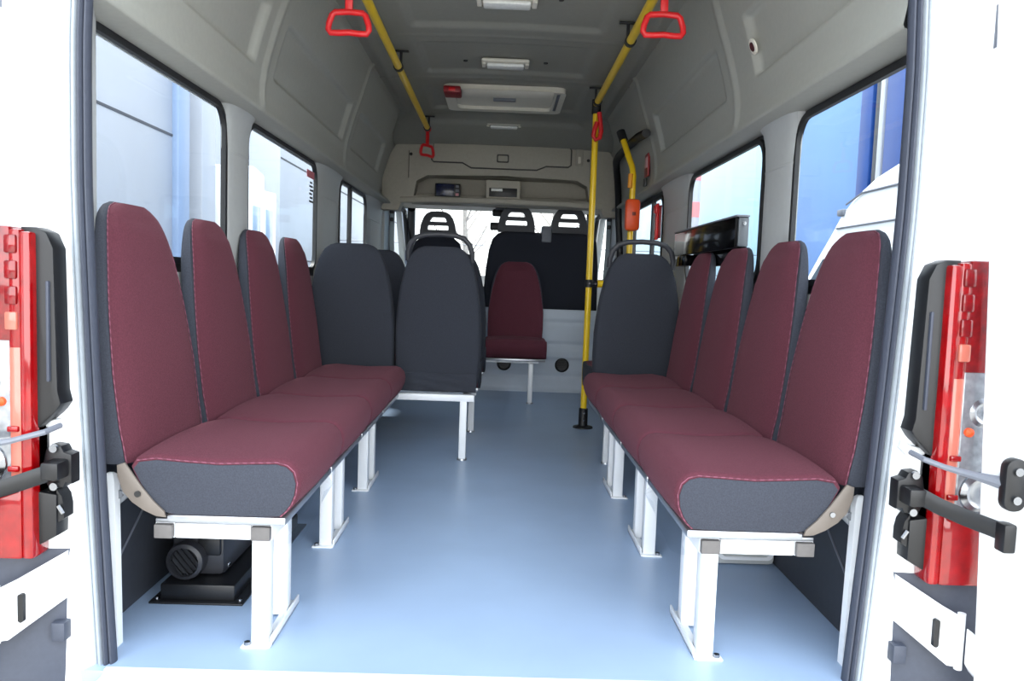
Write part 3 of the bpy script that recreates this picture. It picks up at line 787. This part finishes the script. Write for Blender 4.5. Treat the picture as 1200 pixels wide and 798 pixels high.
# cab: windscreen, roof, dash
w7 = sempty('window_7', 'windscreen at the front of the cab', 'window')
m = MB(); m.prism([(5.28, 1.47), (6.05, .92), (6.055, .926), (5.285, 1.478)], 0, -.86, .86); m.build('window_pane', GLASS, w7)
MB().tube([(-.80, 5.28, 1.47), (-.88, 6.05, .92)], .035, 8).build('a_pillar', BLACKP, w7)
MB().tube([(.80, 5.28, 1.47), (.88, 6.05, .92)], .035, 8).build('a_pillar', BLACKP, w7)
MB().box((-.88, 4.3, 1.475), (.88, 5.32, 1.50), .01).build('header_rail', CONSOLE, w7)
t = thing('dashboard', 'dark dashboard below the windscreen', 'dashboard', (0, 5.7, 0))
MB().prism([(5.35, .001), (5.35, .55), (5.40, .80), (5.55, .90), (5.98, .90), (5.98, .001)], 0, -.895, .895, .02).build('dash_moulding', DARKP, t)
m = MB()
m.box((-.93, 5.98, -.03), (.93, 6.1, .90))
struct('trim_13', m, BODYW, 'white front body panel below the windscreen')

# slotted head restraints and cab seats
def headrest(cx, y, z0, par, name='headrest'):
    out = []
    for x, z in ((-.148, 0), (-.146, .05), (-.138, .10), (-.118, .155), (-.095, .185), (-.06, .203), (0, .208), (.06, .203), (.095, .185), (.118, .155), (.138, .10), (.146, .05), (.148, 0)): out.append((cx+x, z0+z))
    h1 = [(cx+x, z0+z) for x, z in ((-.070, .122), (-.060, .148), (-.045, .160), (.045, .160), (.060, .148), (.070, .122))]
    h2 = [(cx+x, z0+z) for x, z in ((-.084, .056), (-.084, .086), (-.076, .094), (.076, .094), (.084, .086), (.084, .056))]
    return MB().prism(out, 1, y, y+.07, holes=[h1, h2]).build(name, mat('headrest_plastic', (58, 60, 66), .55, noise=.05, nscale=60), par)
t = thing('front_bench', 'dark double passenger seat with two slotted headrests behind the partition', 'seat', (.34, 4.5, 0))
ol = [(-.115, .55), (-.118, .80), (-.108, .95), (-.088, 1.10), (-.06, 1.19), (-.02, 1.232), (.03, 1.248), (.25, 1.25), (.33, 1.245), (.40, 1.25), (.66, 1.25), (.73, 1.235), (.765, 1.19), (.785, 1.0), (.79, .55)]
MB().prism(ol, 1, 4.46, 4.60, .03, seg=3).build('backrest', DARKF, t, 60)
MB().box((-.11, 4.42, .001), (.785, 5.10, .42), .03).build('seat_base', DARKF, t)
MB().box((-.105, 4.60, .42), (.78, 5.1, .55), .03).build('cushion', DARKF, t)
headrest(.125, 4.49, 1.245, t); headrest(.545, 4.49, 1.245, t)
for hx in (.125, .545):
    for dx in (-.05, .05): MB().tube([(hx+dx, 4.525, 1.22), (hx+dx, 4.525, 1.26)], .008, 8).build('headrest_post', CHROME, t)
MB().box((.325, 4.45, 1.17), (.405, 4.56, 1.30), .012).build('belt_guide', GREYP, t)
t = thing('driver_seat', 'dark driver seat with slotted headrest showing above the left aisle seat', 'seat', (-.51, 4.7, 0))
MB().prism([(-.75, .5), (-.76, .8), (-.74, 1.0), (-.69, 1.15), (-.63, 1.20), (-.39, 1.20), (-.33, 1.15), (-.28, 1.0), (-.26, .8), (-.27, .5)], 1, 4.62, 4.76, .03, seg=3).build('backrest', DARKF, t, 60)
MB().box((-.74, 4.65, .001), (-.28, 5.2, .40), .03).build('seat_base', DARKP, t)
MB().box((-.75, 4.72, .40), (-.27, 5.25, .53), .03).build('cushion', DARKF, t)
headrest(-.51, 4.65, 1.195, t)

# cab belts on the B pillars
for s, nm in ((-1, 'left'), (1, 'right')):
    t = thing('seat_belt', 'grey seat belt hanging from the %s cab pillar' % nm, 'seat belt', (s*.83, 4.30, .6))
    MB().tube([(s*.83, 4.30, 1.36), (s*.832, 4.30, 1.15), (s*.82, 4.29, .9), (s*.80, 4.28, .66)], .018, 8, flat=.18, up=(1, 0, 0)).build('belt_webbing', mat('belt_webbing', (150, 165, 172), .7, noise=.05, nscale=80), t)
    MB().box((min(s*.815, s*.85), 4.27, 1.34), (max(s*.815, s*.85), 4.33, 1.38), .006).build('belt_anchor', BLACKP, t)
    MB().box((min(s*.82, s*.845), 4.27, 1.28), (max(s*.82, s*.845), 4.32, 1.31), .006).build('belt_slider', BLACKP, t)
    MB().box((min(s*.785, s*.815), 4.265, .64), (max(s*.785, s*.815), 4.30, .67), .004).build('belt_buckle', BLACKP, t)

# ------------------------------------------------------------------ ceiling fittings
gl = 'ceiling lamps along the middle'
t = thing('ceiling_lamp', 'white ceiling lamp at the top edge of the photo, nearest the rear doors', 'lamp', (0, 1.555, 1.998), 0, gl, local=True)
MB().box((-.125, -.05, -.020), (.125, .05, 0), .010).build('lamp_base', CREAM, t)
l = MB().box((-.098, -.036, -.040), (.098, .036, -.0205), .010).build('lamp_lens', mat('ribbed_lens', (238, 240, 238), .2, noise=.05, nscale=90), t)
for x in (-.112, .112): MB().box((x-.010, -.036, -.030), (x+.010, .036, -.020), .003).build('lamp_clip', CREAM, t)
dup(t, (.0, 2.45, 1.998), label='white ceiling lamp just behind the roof hatch')
dup(t, (.0, 3.93, 1.975), label='small white ceiling lamp just before the front cabinet')
t = thing('roof_hatch', 'cream framed roof hatch with dark handle in the ceiling', 'roof hatch', (0, 3.25, 1.95))
MB().prism(rrect(-.365, 2.96, .365, 3.54, .05), 2, 1.968, 2.000, .006, holes=[rrect(-.30, 3.02, .30, 3.47, .04)]).build('hatch_frame', CREAM, t)
MB().prism(rrect(-.31, 2.99, .31, 3.48, .04), 2, 1.988, 1.995).build('hatch_panel', CREAM, t)
MB().box((-.07, 3.20, 1.966), (.07, 3.235, 1.987), .004).build('hatch_handle', GREYP, t)
MB().prism([(2.94, 1.966), (3.06, 1.985), (3.08, 1.985), (3.08, 1.954), (2.97, 1.950)], 0, -.25, .29, .004).build('hatch_shade', CREAM, t)
MB().box((.312, 3.0, 1.962), (.33, 3.42, 1.967), .002).build('hatch_slide', GREYP, t)
t = thing('emergency_box', 'dark red box at the left corner of the roof hatch', 'safety box', (-.31, 2.96, 1.93))
MB().box((-.355, 2.88, 1.930), (-.255, 3.03, 1.9675), .008).build('holder_body', DARKRED, t)
MB().box((-.325, 2.876, 1.937), (-.285, 2.885, 1.956), .003).build('holder_label', RED, t)
# dark screw caps on the ceiling
for i, (x, y) in enumerate(((-.22, 1.58), (.22, 1.56), (-.21, 2.48), (.21, 2.47))):
    o = MB().lathe([(.010, -.004), (.012, .002)], (x, y, 1.998), 2, 12).build('screw_cap', BLACKP)
    tag(o, ['dark screw cap on the ceiling left of the lamp nearest the rear doors', 'dark screw cap on the ceiling right of the lamp nearest the rear doors', 'dark screw cap on the ceiling left of the lamp by the hatch', 'dark screw cap on the ceiling right of the lamp by the hatch'][i], 'screw cap', 'dark ceiling screw caps')

# handrails on the ceiling
def rail(x, y0, y1, clamps, label):
    t = thing('ceiling_handrail', label, 'handrail', (x, y0, 1.89))
    MB().tube([(x, y0, 1.89), (x, y1, 1.89)], .0185, 14).build('rail_tube', YELLOW, t)
    for y in clamps:
        c = MB().tube([(x, y-.013, 1.89), (x, y+.013, 1.89)], .0245, 14).build('rail_clamp', BLACK, t)
        sg = -1 if x > 0 else 1
        m = MB(); m.box((x+sg*.012-.006, y-.008, 1.908), (x+sg*.012+.006, y+.008, 1.962), .002)
        m.box((min(x-.02, x+sg*.05), y-.010, 1.960), (max(x+.02, x+sg*.05), y+.010, 1.9675), .002)
        m.build('rail_mount', BLACK, c)
    return t
rail(-.527, .30, 3.80, (.9, 2.24, 3.74), 'yellow ceiling handrail on the left')
rail(.530, .30, 2.87, (1.70, 2.80), 'yellow ceiling handrail on the right meeting the upright pole')
# hanging strap handles
def strap(loc, label, rz=0., dx=0., dz=.088):
    t = thing('strap_handle', label, 'strap handle', loc, rz, 'red strap handles', local=True)
    pts = [(-.068, 0, -.118), (-.066, 0, -.100), (-.056, 0, -.072), (-.046, 0, -.063), (0, 0, -.060), (.046, 0, -.063), (.056, 0, -.072), (.066, 0, -.100), (.068, 0, -.118), (.060, 0, -.130), (.035, 0, -.130), (0, 0, -.127), (-.035, 0, -.130), (-.060, 0, -.130)]
    MB().tube(pts, .0105, 10, closed=True).build('handle_loop', RED, t)
    MB().box((-.013, -.007, -.062), (.013, .007, dz), .004).build('handle_strap', RED, t)
    MB().tube([(0, -.012, dz+.012), (0, .012, dz+.012)], .023, 14).build('handle_clip', RED, t)
    return t
strap((-.525, 1.0, 1.79), 'red strap handle on the left at the top edge of the photo', 0, .055)
strap((.53, 1.0, 1.825), 'red strap handle on the right at the top edge of the photo', 0, -.05, .053)
strap((-.527, 3.78, 1.835), 'small red strap handle at the far end of the left ceiling handrail', math.radians(55), .01, .043)

# upright pole
t = thing('stanchion_pole', 'yellow upright pole with black floor flange at the right of the aisle', 'handrail pole', (.532, 2.87, 0))
MB().tube([(.532, 2.87, .02), (.532, 2.87, 1.865)], .0185, 14).build('pole_tube', YELLOW, t)
MB().lathe([(.060, 0), (.058, .008), (.030, .013), (.027, .017), (.027, .115), (.022, .118)], (.532, 2.87, 0), 2, 24).build('floor_flange', BLACK, t)
for z in (.05, .09): MB().lathe([(.005, -.004), (.004, .004)], (.532, 2.841, z), 1, 10).build('screw', CHROME, t)
MB().tube([(.532, 2.87, .835), (.532, 2.87, .88)], .0255, 14).build('tee_clamp', BLACK, t)
MB().tube([(.532, 2.87, .857), (.585, 2.87, .857)], .016, 12).build('clamp_arm', BLACK, t)
MB().tube([(.582, 2.87, .857), (.88, 2.87, .857)], .0215, 12).build('side_bar', YELLOW, t)
for x in (.532, .570): MB().lathe([(.006, -.004), (.005, .004)], (x, 2.843 if x < .55 else 2.853, .857), 1, 10).build('screw', CHROME, t)
MB().tube([(.532, 2.87, 1.835), (.532, 2.87, 1.915)], .026, 14).build('top_clamp', BLACK, t)
t = thing('strap_handle', 'red strap handle lying against the top of the yellow pole', 'strap handle', (.548, 2.83, 1.75))
m = MB().tube([(.545, 2.822, 1.835), (.553, 2.822, 1.78), (.560, 2.822, 1.73), (.552, 2.822, 1.69), (.53, 2.822, 1.68), (.516, 2.822, 1.70), (.522, 2.822, 1.74), (.535, 2.822, 1.78)], .013, 10)
m.build('handle_loop', RED, t)

# curved handrail with stop button
t = thing('door_grab_rail', 'bent yellow grab rail by the sliding door on the right', 'handrail', (.73, 2.8, .3))
MB().tube([(.705, 2.92, 1.70), (.715, 2.88, 1.65), (.735, 2.84, 1.575), (.748, 2.82, 1.53), (.752, 2.80, 1.48), (.752, 2.80, 1.40), (.75, 2.80, 1.2), (.75, 2.80, .9), (.75, 2.80, .5), (.80, 2.80, .42), (.885, 2.80, .40)], .0175, 14).build('rail_tube', YELLOW, t)
MB().tube([(.69, 2.945, 1.755), (.706, 2.92, 1.70)], .026, 14).build('rail_mount', BLACK, t)
MB().tube([(.735, 2.785, 1.49), (.733, 2.785, 1.41)], .014, 10).build('grip_pad', mat('amber_plastic', (240, 160, 40), .4), t)
t = thing('stop_button', 'orange stop button box on the bent yellow grab rail', 'button', (.75, 2.77, 1.2))
MB().box((.708, 2.730, 1.165), (.792, 2.782, 1.345), .02).build('button_box', ORANGE, t)
MB().box((.745, 2.724, 1.25), (.765, 2.733, 1.27), .003).build('push_button', mat('dark_orange', (120, 40, 20), .4), t)

# red hammer and stickers at the right wall
t = thing('emergency_hammer', 'red emergency hammer on the pillar beside the sliding door window', 'hammer', (.85, 2.62, 1.2))
MB().box((.856, 2.60, 1.11), (.872, 2.635, 1.31), .004).build('hammer_handle', RED, t)
MB().box((.848, 2.585, 1.255), (.862, 2.65, 1.30), .006).build('hammer_head', RED, t)
MB().box((.872, 2.595, 1.12), (.885, 2.64, 1.30), .003).build('hammer_holder', DARKRED, t)
t = thing('wall_notice', 'narrow red and white notice plate on the right wall above the hammer', 'sign', (.81, 2.80, 1.5))
MB().box((.815, 2.70, 1.47), (.825, 2.80, 1.60), .002).build('notice_plate', DARKRED, t)
MB().box((.812, 2.715, 1.52), (.816, 2.785, 1.58), .001).build('notice_panel', mat('pale_pink', (214, 170, 176), .5), t)
MB().box((.81, 2.74, 1.42), (.822, 2.80, 1.465), .003).build('notice_hook', BLACKP, t)
t = thing('round_badge', 'small white round badge with dark red middle on the upper right lining', 'badge', (.80, .88, 1.64))
Mb = Matrix.Translation((.805, .90, 1.64)) @ Matrix.Rotation(math.radians(-90-24), 4, 'Y')
m = MB().lathe([(.026, -.004), (.026, .001), (.022, .002)], (0, 0, 0), 2, 24); bmesh.ops.transform(m.bm, matrix=Mb, verts=m.bm.verts); m.build('badge_rim', CREAM, t)
m = MB().lathe([(.016, 0), (.015, .004)], (0, 0, 0), 2, 20); bmesh.ops.transform(m.bm, matrix=Mb, verts=m.bm.verts); m.build('badge_middle', mat('badge_dark', (70, 20, 28), .5), t)
# stickers on the middle left window
t = thing('window_sticker', 'red and white sticker at the far upper corner of the middle left window', 'sticker', (-.918, 2.15, 1.32))
MB().box((-.9215, 2.05, 1.315), (-.9195, 2.19, 1.35), 0).build('sticker_red', mat('faded_red', (214, 120, 130), .5), t)
m = MB()
for k in range(6): m.box((-.9215, 2.10+.012*(k % 2), 1.20+.018*k), (-.9195, 2.17-.01*(k % 3), 1.209+.018*k), 0)
m.build('sticker_marks', JOINT, t)

# black glossy box by the right window
t = thing('wall_monitor', 'black glossy box mounted on the right wall above the seat backs', 'screen box', (.85, 1.5, .95))
MB().box((.880, 1.185, 1.010), (.919, 2.185, 1.118), .005).build('box_case', mat('box_grey', (86, 92, 98), .4, noise=.03, nscale=40), t)
MB().box((.869, 1.190, 1.006), (.879, 2.180, 1.117), .003).build('box_screen', GLOSSB, t)
MB().box((.9055, 1.190, .945), (.9175, 1.935, 1.0095), .002).build('lower_screen', GLOSSB, t)
MB().box((.869, 1.940, .955), (.9175, 2.180, 1.0055), .002).build('lower_screen', GLOSSB, t)
MB().box((.869, 1.180, 1.1185), (.919, 2.190, 1.126), .002).build('box_lid', GREYP, t)
MB().lathe([(.007, -.004), (.005, .004)], (.900, 1.184, 1.095), 1, 12).build('screw', CHROME, t)

# ------------------------------------------------------------------ outside
GZ = -.58
gp = MB().box((-60, -40, GZ-.1), (60, 80, GZ)); struct('floor_ground', gp, ASPH, 'pale asphalt yard outside')
def building(name, label, x0, x1, y0, y1, z1, m, joints, side):
    t = thing(name, label, 'building', ((x0+x1)/2, (y0+y1)/2, GZ))
    MB().box((x0, y0, GZ), (x1, y1, z1), .02).build('building_wall', m, t)
    fx = x1 if side < 0 else x0
    for z in joints: MB().box((fx-.01, y0+.02, z-.018), (fx+.01, y1-.02, z+.018)).build('panel_joint', JOINT, t)
    return t
b = building('warehouse', 'white panelled warehouse wall outside the left rear window', -9, -5, -6, 10.35, 7, CLAD, (2.87, .6, 5.1), -1)
MB().box((-5.02, 10.2, GZ), (-4.9, 10.62, 7), .02).build('corner_flashing', mat('pale_blue_flashing', (140, 160, 190), .4, noise=.03, nscale=2), b)
b = building('warehouse', 'white panelled warehouse wall outside the middle left window', -9, -5, 15.9, 40, 7, CLAD, (3.45, 1.2), -1)
b = building('warehouse', 'blue grey shed seen in the gap between the white walls on the left', -16, -10, 12, 60, 7, mat('blue_grey_cladding', (70, 100, 150), .5, noise=.04, nscale=1), (), -1)
o = MB().box((-5.3, 11.25, GZ), (-4.95, 11.85, 6.5), .02).build('gate_column', CLAD); tag(o, 'white square column outside the far edge of the left rear window', 'column')
o = MB().box((-6.6, 11.6, GZ), (-6.3, 12.4, 6.5), .02).build('gate_column', mat('grey_column', (96, 102, 116), .6, noise=.05, nscale=2)); tag(o, 'grey column behind the white column on the left', 'column')
b = building('warehouse', 'light blue clad hall outside the right rear window', 7, 16, 3, 17.4, 8, BLUEB, (), 1)
for k, (y0, y1, m, nm) in enumerate(((12.9, 13.35, BLUED, 'blue_trim'), (11.2, 12.35, BLUED, 'blue_trim'), (12.45, 12.60, CLAD, 'white_trim'), (12.60, 12.75, JOINT, 'joint_gap'))):
    MB().box((6.85, y0, GZ), (7.02, y1, 8), .01).build(nm, m, b)
b = building('warehouse', 'pale cyan hall far away outside the right window behind the black box', 9, 16, 26, 60, 6.5, mat('pale_cyan', (160, 190, 204), .5, noise=.04, nscale=.5), (), 1)
# street pole with red bands
t = thing('street_pole', 'white and red striped pole outside the right window behind the black box', 'pole', (6.4, 24, GZ))
m = MB().tube([(6.4, 24, GZ), (6.4, 24, 7)], .14, 10).build('pole_shaft', CLAD, t)
for z in (2, 3.2, 4.4): MB().tube([(6.4, 24, z), (6.4, 24, z+.5)], .15, 10).build('red_band', mat('pale_red', (226, 140, 140), .5), m)
ap = MB().box((-5, -14, GZ), (5, -.6, GZ+.012)); struct('floor_bounce', ap, mat('pale_bounce', (196, 192, 184), .8, noise=.05, nscale=3), 'unseen pale ground sheet added behind the van to bounce light in')  # unseen pale sheet, added to throw daylight in through the rear doors
# white vans
def make_van(label, loc, rz=0.):
    t = thing('parked_van', label, 'van', loc, rz, None, local=True)
    pf = [(-1.4, .25), (-1.45, .6), (-1.42, 1.6), (-1.32, 2.30), (-1.15, 2.42), (2.5, 2.42), (3.0, 2.40), (3.40, 2.33), (3.78, 2.26), (4.05, 2.17), (4.27, 2.05), (4.45, 1.90), (4.62, 1.77), (5.20, 1.30), (5.75, 1.10), (5.98, .95), (6.05, .6), (6.02, .28), (5.6, .25), (5.55, .42), (5.3, .62), (5.0, .62), (4.75, .42), (4.7, .25), (.55, .25), (.5, .42), (.25, .62), (-.05, .62), (-.3, .42), (-.35, .25)]
    MB().prism(pf, 0, 0, 1.95, .07, seg=3).build('van_body', BODYW, t, 50)
    win = mat('van_dark_glass', (70, 84, 96), .08)
    for x in (-.004, 1.946): MB().prism([(4.30, 1.72), (4.52, 1.70), (5.02, 1.32), (5.0, 1.26), (4.0, 1.26), (4.0, 1.72)], 0, x, x+.008).build('side_window', win, t)
    MB().prism([(4.66, 1.76), (5.19, 1.325), (5.20, 1.34), (4.675, 1.775)], 0, .16, 1.79).build('windscreen', win, t)
    for x in (-.006, 1.95): MB().tube([(x, -1.3, 2.16), (x, 3.9, 2.16), (x, 4.15, 2.10)], .008, 6).build('roof_gutter', GREYP, t)
    for x in (-.006, 1.95): MB().tube([(x, -1.4, 1.93), (x, 4.3, 1.93)], .007, 6).build('body_crease', GREYP, t)
    MB().box((-.02, 4.18, 2.02), (.03, 4.28, 2.07), .01).build('roof_marker', GREYP, t)
    for y in (.1, 5.15):
        for x in (.02, 1.70):
            w = MB().lathe([(.20, 0), (.31, .02), (.335, .06), (.335, .18), (.31, .22), (.20, .23)], (x, y, .335), 0, 24).build('wheel', BLACK, t)
            MB().lathe([(.19, -.004), (.19, .236)], (x, y, .335), 0, 20).build('hub_cap', SILVER, w)
    return t
v = make_van('white high-roof van parked outside the right rear window', (2.6, 0, GZ))
t = thing('site_cabin', 'white site cabin with two windows outside the middle left window', 'cabin', (-5.6, 13.2, GZ))
MB().prism([(12.1, GZ), (12.1, 2.70), (12.8, 2.82), (13.45, 2.74), (13.45, 2.45), (14.25, 2.48), (14.25, GZ)], 0, -6.6, -4.6, .04).build('cabin_wall', BODYW, t)
for y in (12.75, 13.55): MB().box((-4.61, y, 1.3), (-4.59, y+.45, 2.1), .01).build('cabin_window', mat('cabin_glass', (150, 170, 192), .2), t)
# fence and bare trees ahead
t = thing('yard_fence', 'thin wire fence far ahead beyond the windscreen', 'fence', (0, 18, GZ))
for k in range(8): MB().tube([(-4.6+1.6*k, 18, GZ), (-4.6+1.6*k, 18, 1.9)], .03, 6).build('fence_post', GREYP, t)
m = MB()
for z in (.2, .7, 1.2, 1.75): m.tube([(-4.6, 18, z), (6.6, 18, z)], .012, 5)
m.build('fence_wires', GREYP, t)
def tree(x, y, h, label):
    t = thing('bare_tree', label, 'tree', (x, y, GZ), 0, 'bare trees ahead')
    m = MB(); m.tube([(x, y, GZ), (x+.05, y, GZ+h*.35), (x-.03, y, GZ+h*.6), (x+.05, y, GZ+h)], [.13, .10, .07, .02], 8)
    tr = m.build('trunk', BARK, t); m = MB()
    for k in range(16):
        z = GZ+h*(.3+.6*random.random()); a = random.random()*2*PI; L = h*(.18+.2*random.random())
        p = Vector((x, y, z)); q = p+Vector((math.cos(a)*L*.6, math.sin(a)*L*.6, L*.6)); e = q+Vector((math.cos(a+.4)*L*.3, math.sin(a+.4)*L*.3, L*.5))
        m.tube([p, q, e], [.03, .02, .006], 5)
    m.build('branches', BARK, t)
tree(-1.2, 24, 6, 'bare tree ahead seen over the left aisle seat')
tree(1.9, 26, 7, 'bare tree ahead seen behind the headrests')

# ------------------------------------------------------------------ light
w = bpy.data.worlds.new('sky'); sc.world = w; w.use_nodes = True
nt = w.node_tree; bg = nt.nodes['Background']
tc = nt.nodes.new('ShaderNodeTexCoord'); sp = nt.nodes.new('ShaderNodeSeparateXYZ'); rp = nt.nodes.new('ShaderNodeValToRGB')
nt.links.new(tc.outputs['Generated'], sp.inputs[0]); nt.links.new(sp.outputs['Z'], rp.inputs['Fac'])
rp.color_ramp.elements[0].position = .0; rp.color_ramp.elements[0].color = (1, 1, .99, 1)
rp.color_ramp.elements[1].position = .7; rp.color_ramp.elements[1].color = (.80, .90, 1, 1)
mr = nt.nodes.new('ShaderNodeMapRange')            # hazy sky, brighter on the side behind the van
mr.interpolation_type = 'SMOOTHSTEP'
mr.inputs['From Min'].default_value = -.9; mr.inputs['From Max'].default_value = .2; mr.inputs['To Min'].default_value = 1.75; mr.inputs['To Max'].default_value = .82
vm = nt.nodes.new('ShaderNodeVectorMath'); vm.operation = 'SCALE'
nt.links.new(sp.outputs['Y'], mr.inputs['Value']); nt.links.new(rp.outputs['Color'], vm.inputs[0]); nt.links.new(mr.outputs['Result'], vm.inputs['Scale'])
nt.links.new(vm.outputs['Vector'], bg.inputs['Color']); bg.inputs['Strength'].default_value = 2.6
sn = bpy.data.lights.new('sun', 'SUN'); sn.energy = 4.5; sn.angle = math.radians(6); sn.color = (1, .97, .92)
so = bpy.data.objects.new('sun', sn); COL.objects.link(so)
so.rotation_euler = Vector((.22, -.32, -1)).to_track_quat('-Z', 'Y').to_euler()

# ------------------------------------------------------------------ camera
F = 900.
def n3(v): return Vector(v).normalized()
yd = n3(((586-600)/F, (399-330)/F, 1.0))
roll = .034
z = Vector((math.sin(roll), math.cos(roll), 0)); z = (z-yd*z.dot(yd)).normalized()
x = yd.cross(z)
if x.x < 0: x = -x
right = Vector((x.x, yd.x, z.x)); up = Vector((x.y, yd.y, z.y)); fwd = Vector((x.z, yd.z, z.z))
M = Matrix((right, up, -fwd)).transposed().to_4x4(); M.translation = Vector((.01, -1.65, .85))
cd = bpy.data.cameras.new('camera'); cd.sensor_width = 36; cd.lens = 36*F/1200; cd.clip_start = .02; cd.clip_end = 300
co = bpy.data.objects.new('camera', cd); COL.objects.link(co); co.matrix_world = M
sc.camera = co
vs = sc.view_settings
vs.view_transform = 'Standard'; vs.look = 'None'; vs.exposure = .38; vs.gamma = 1; vs.use_curve_mapping = False
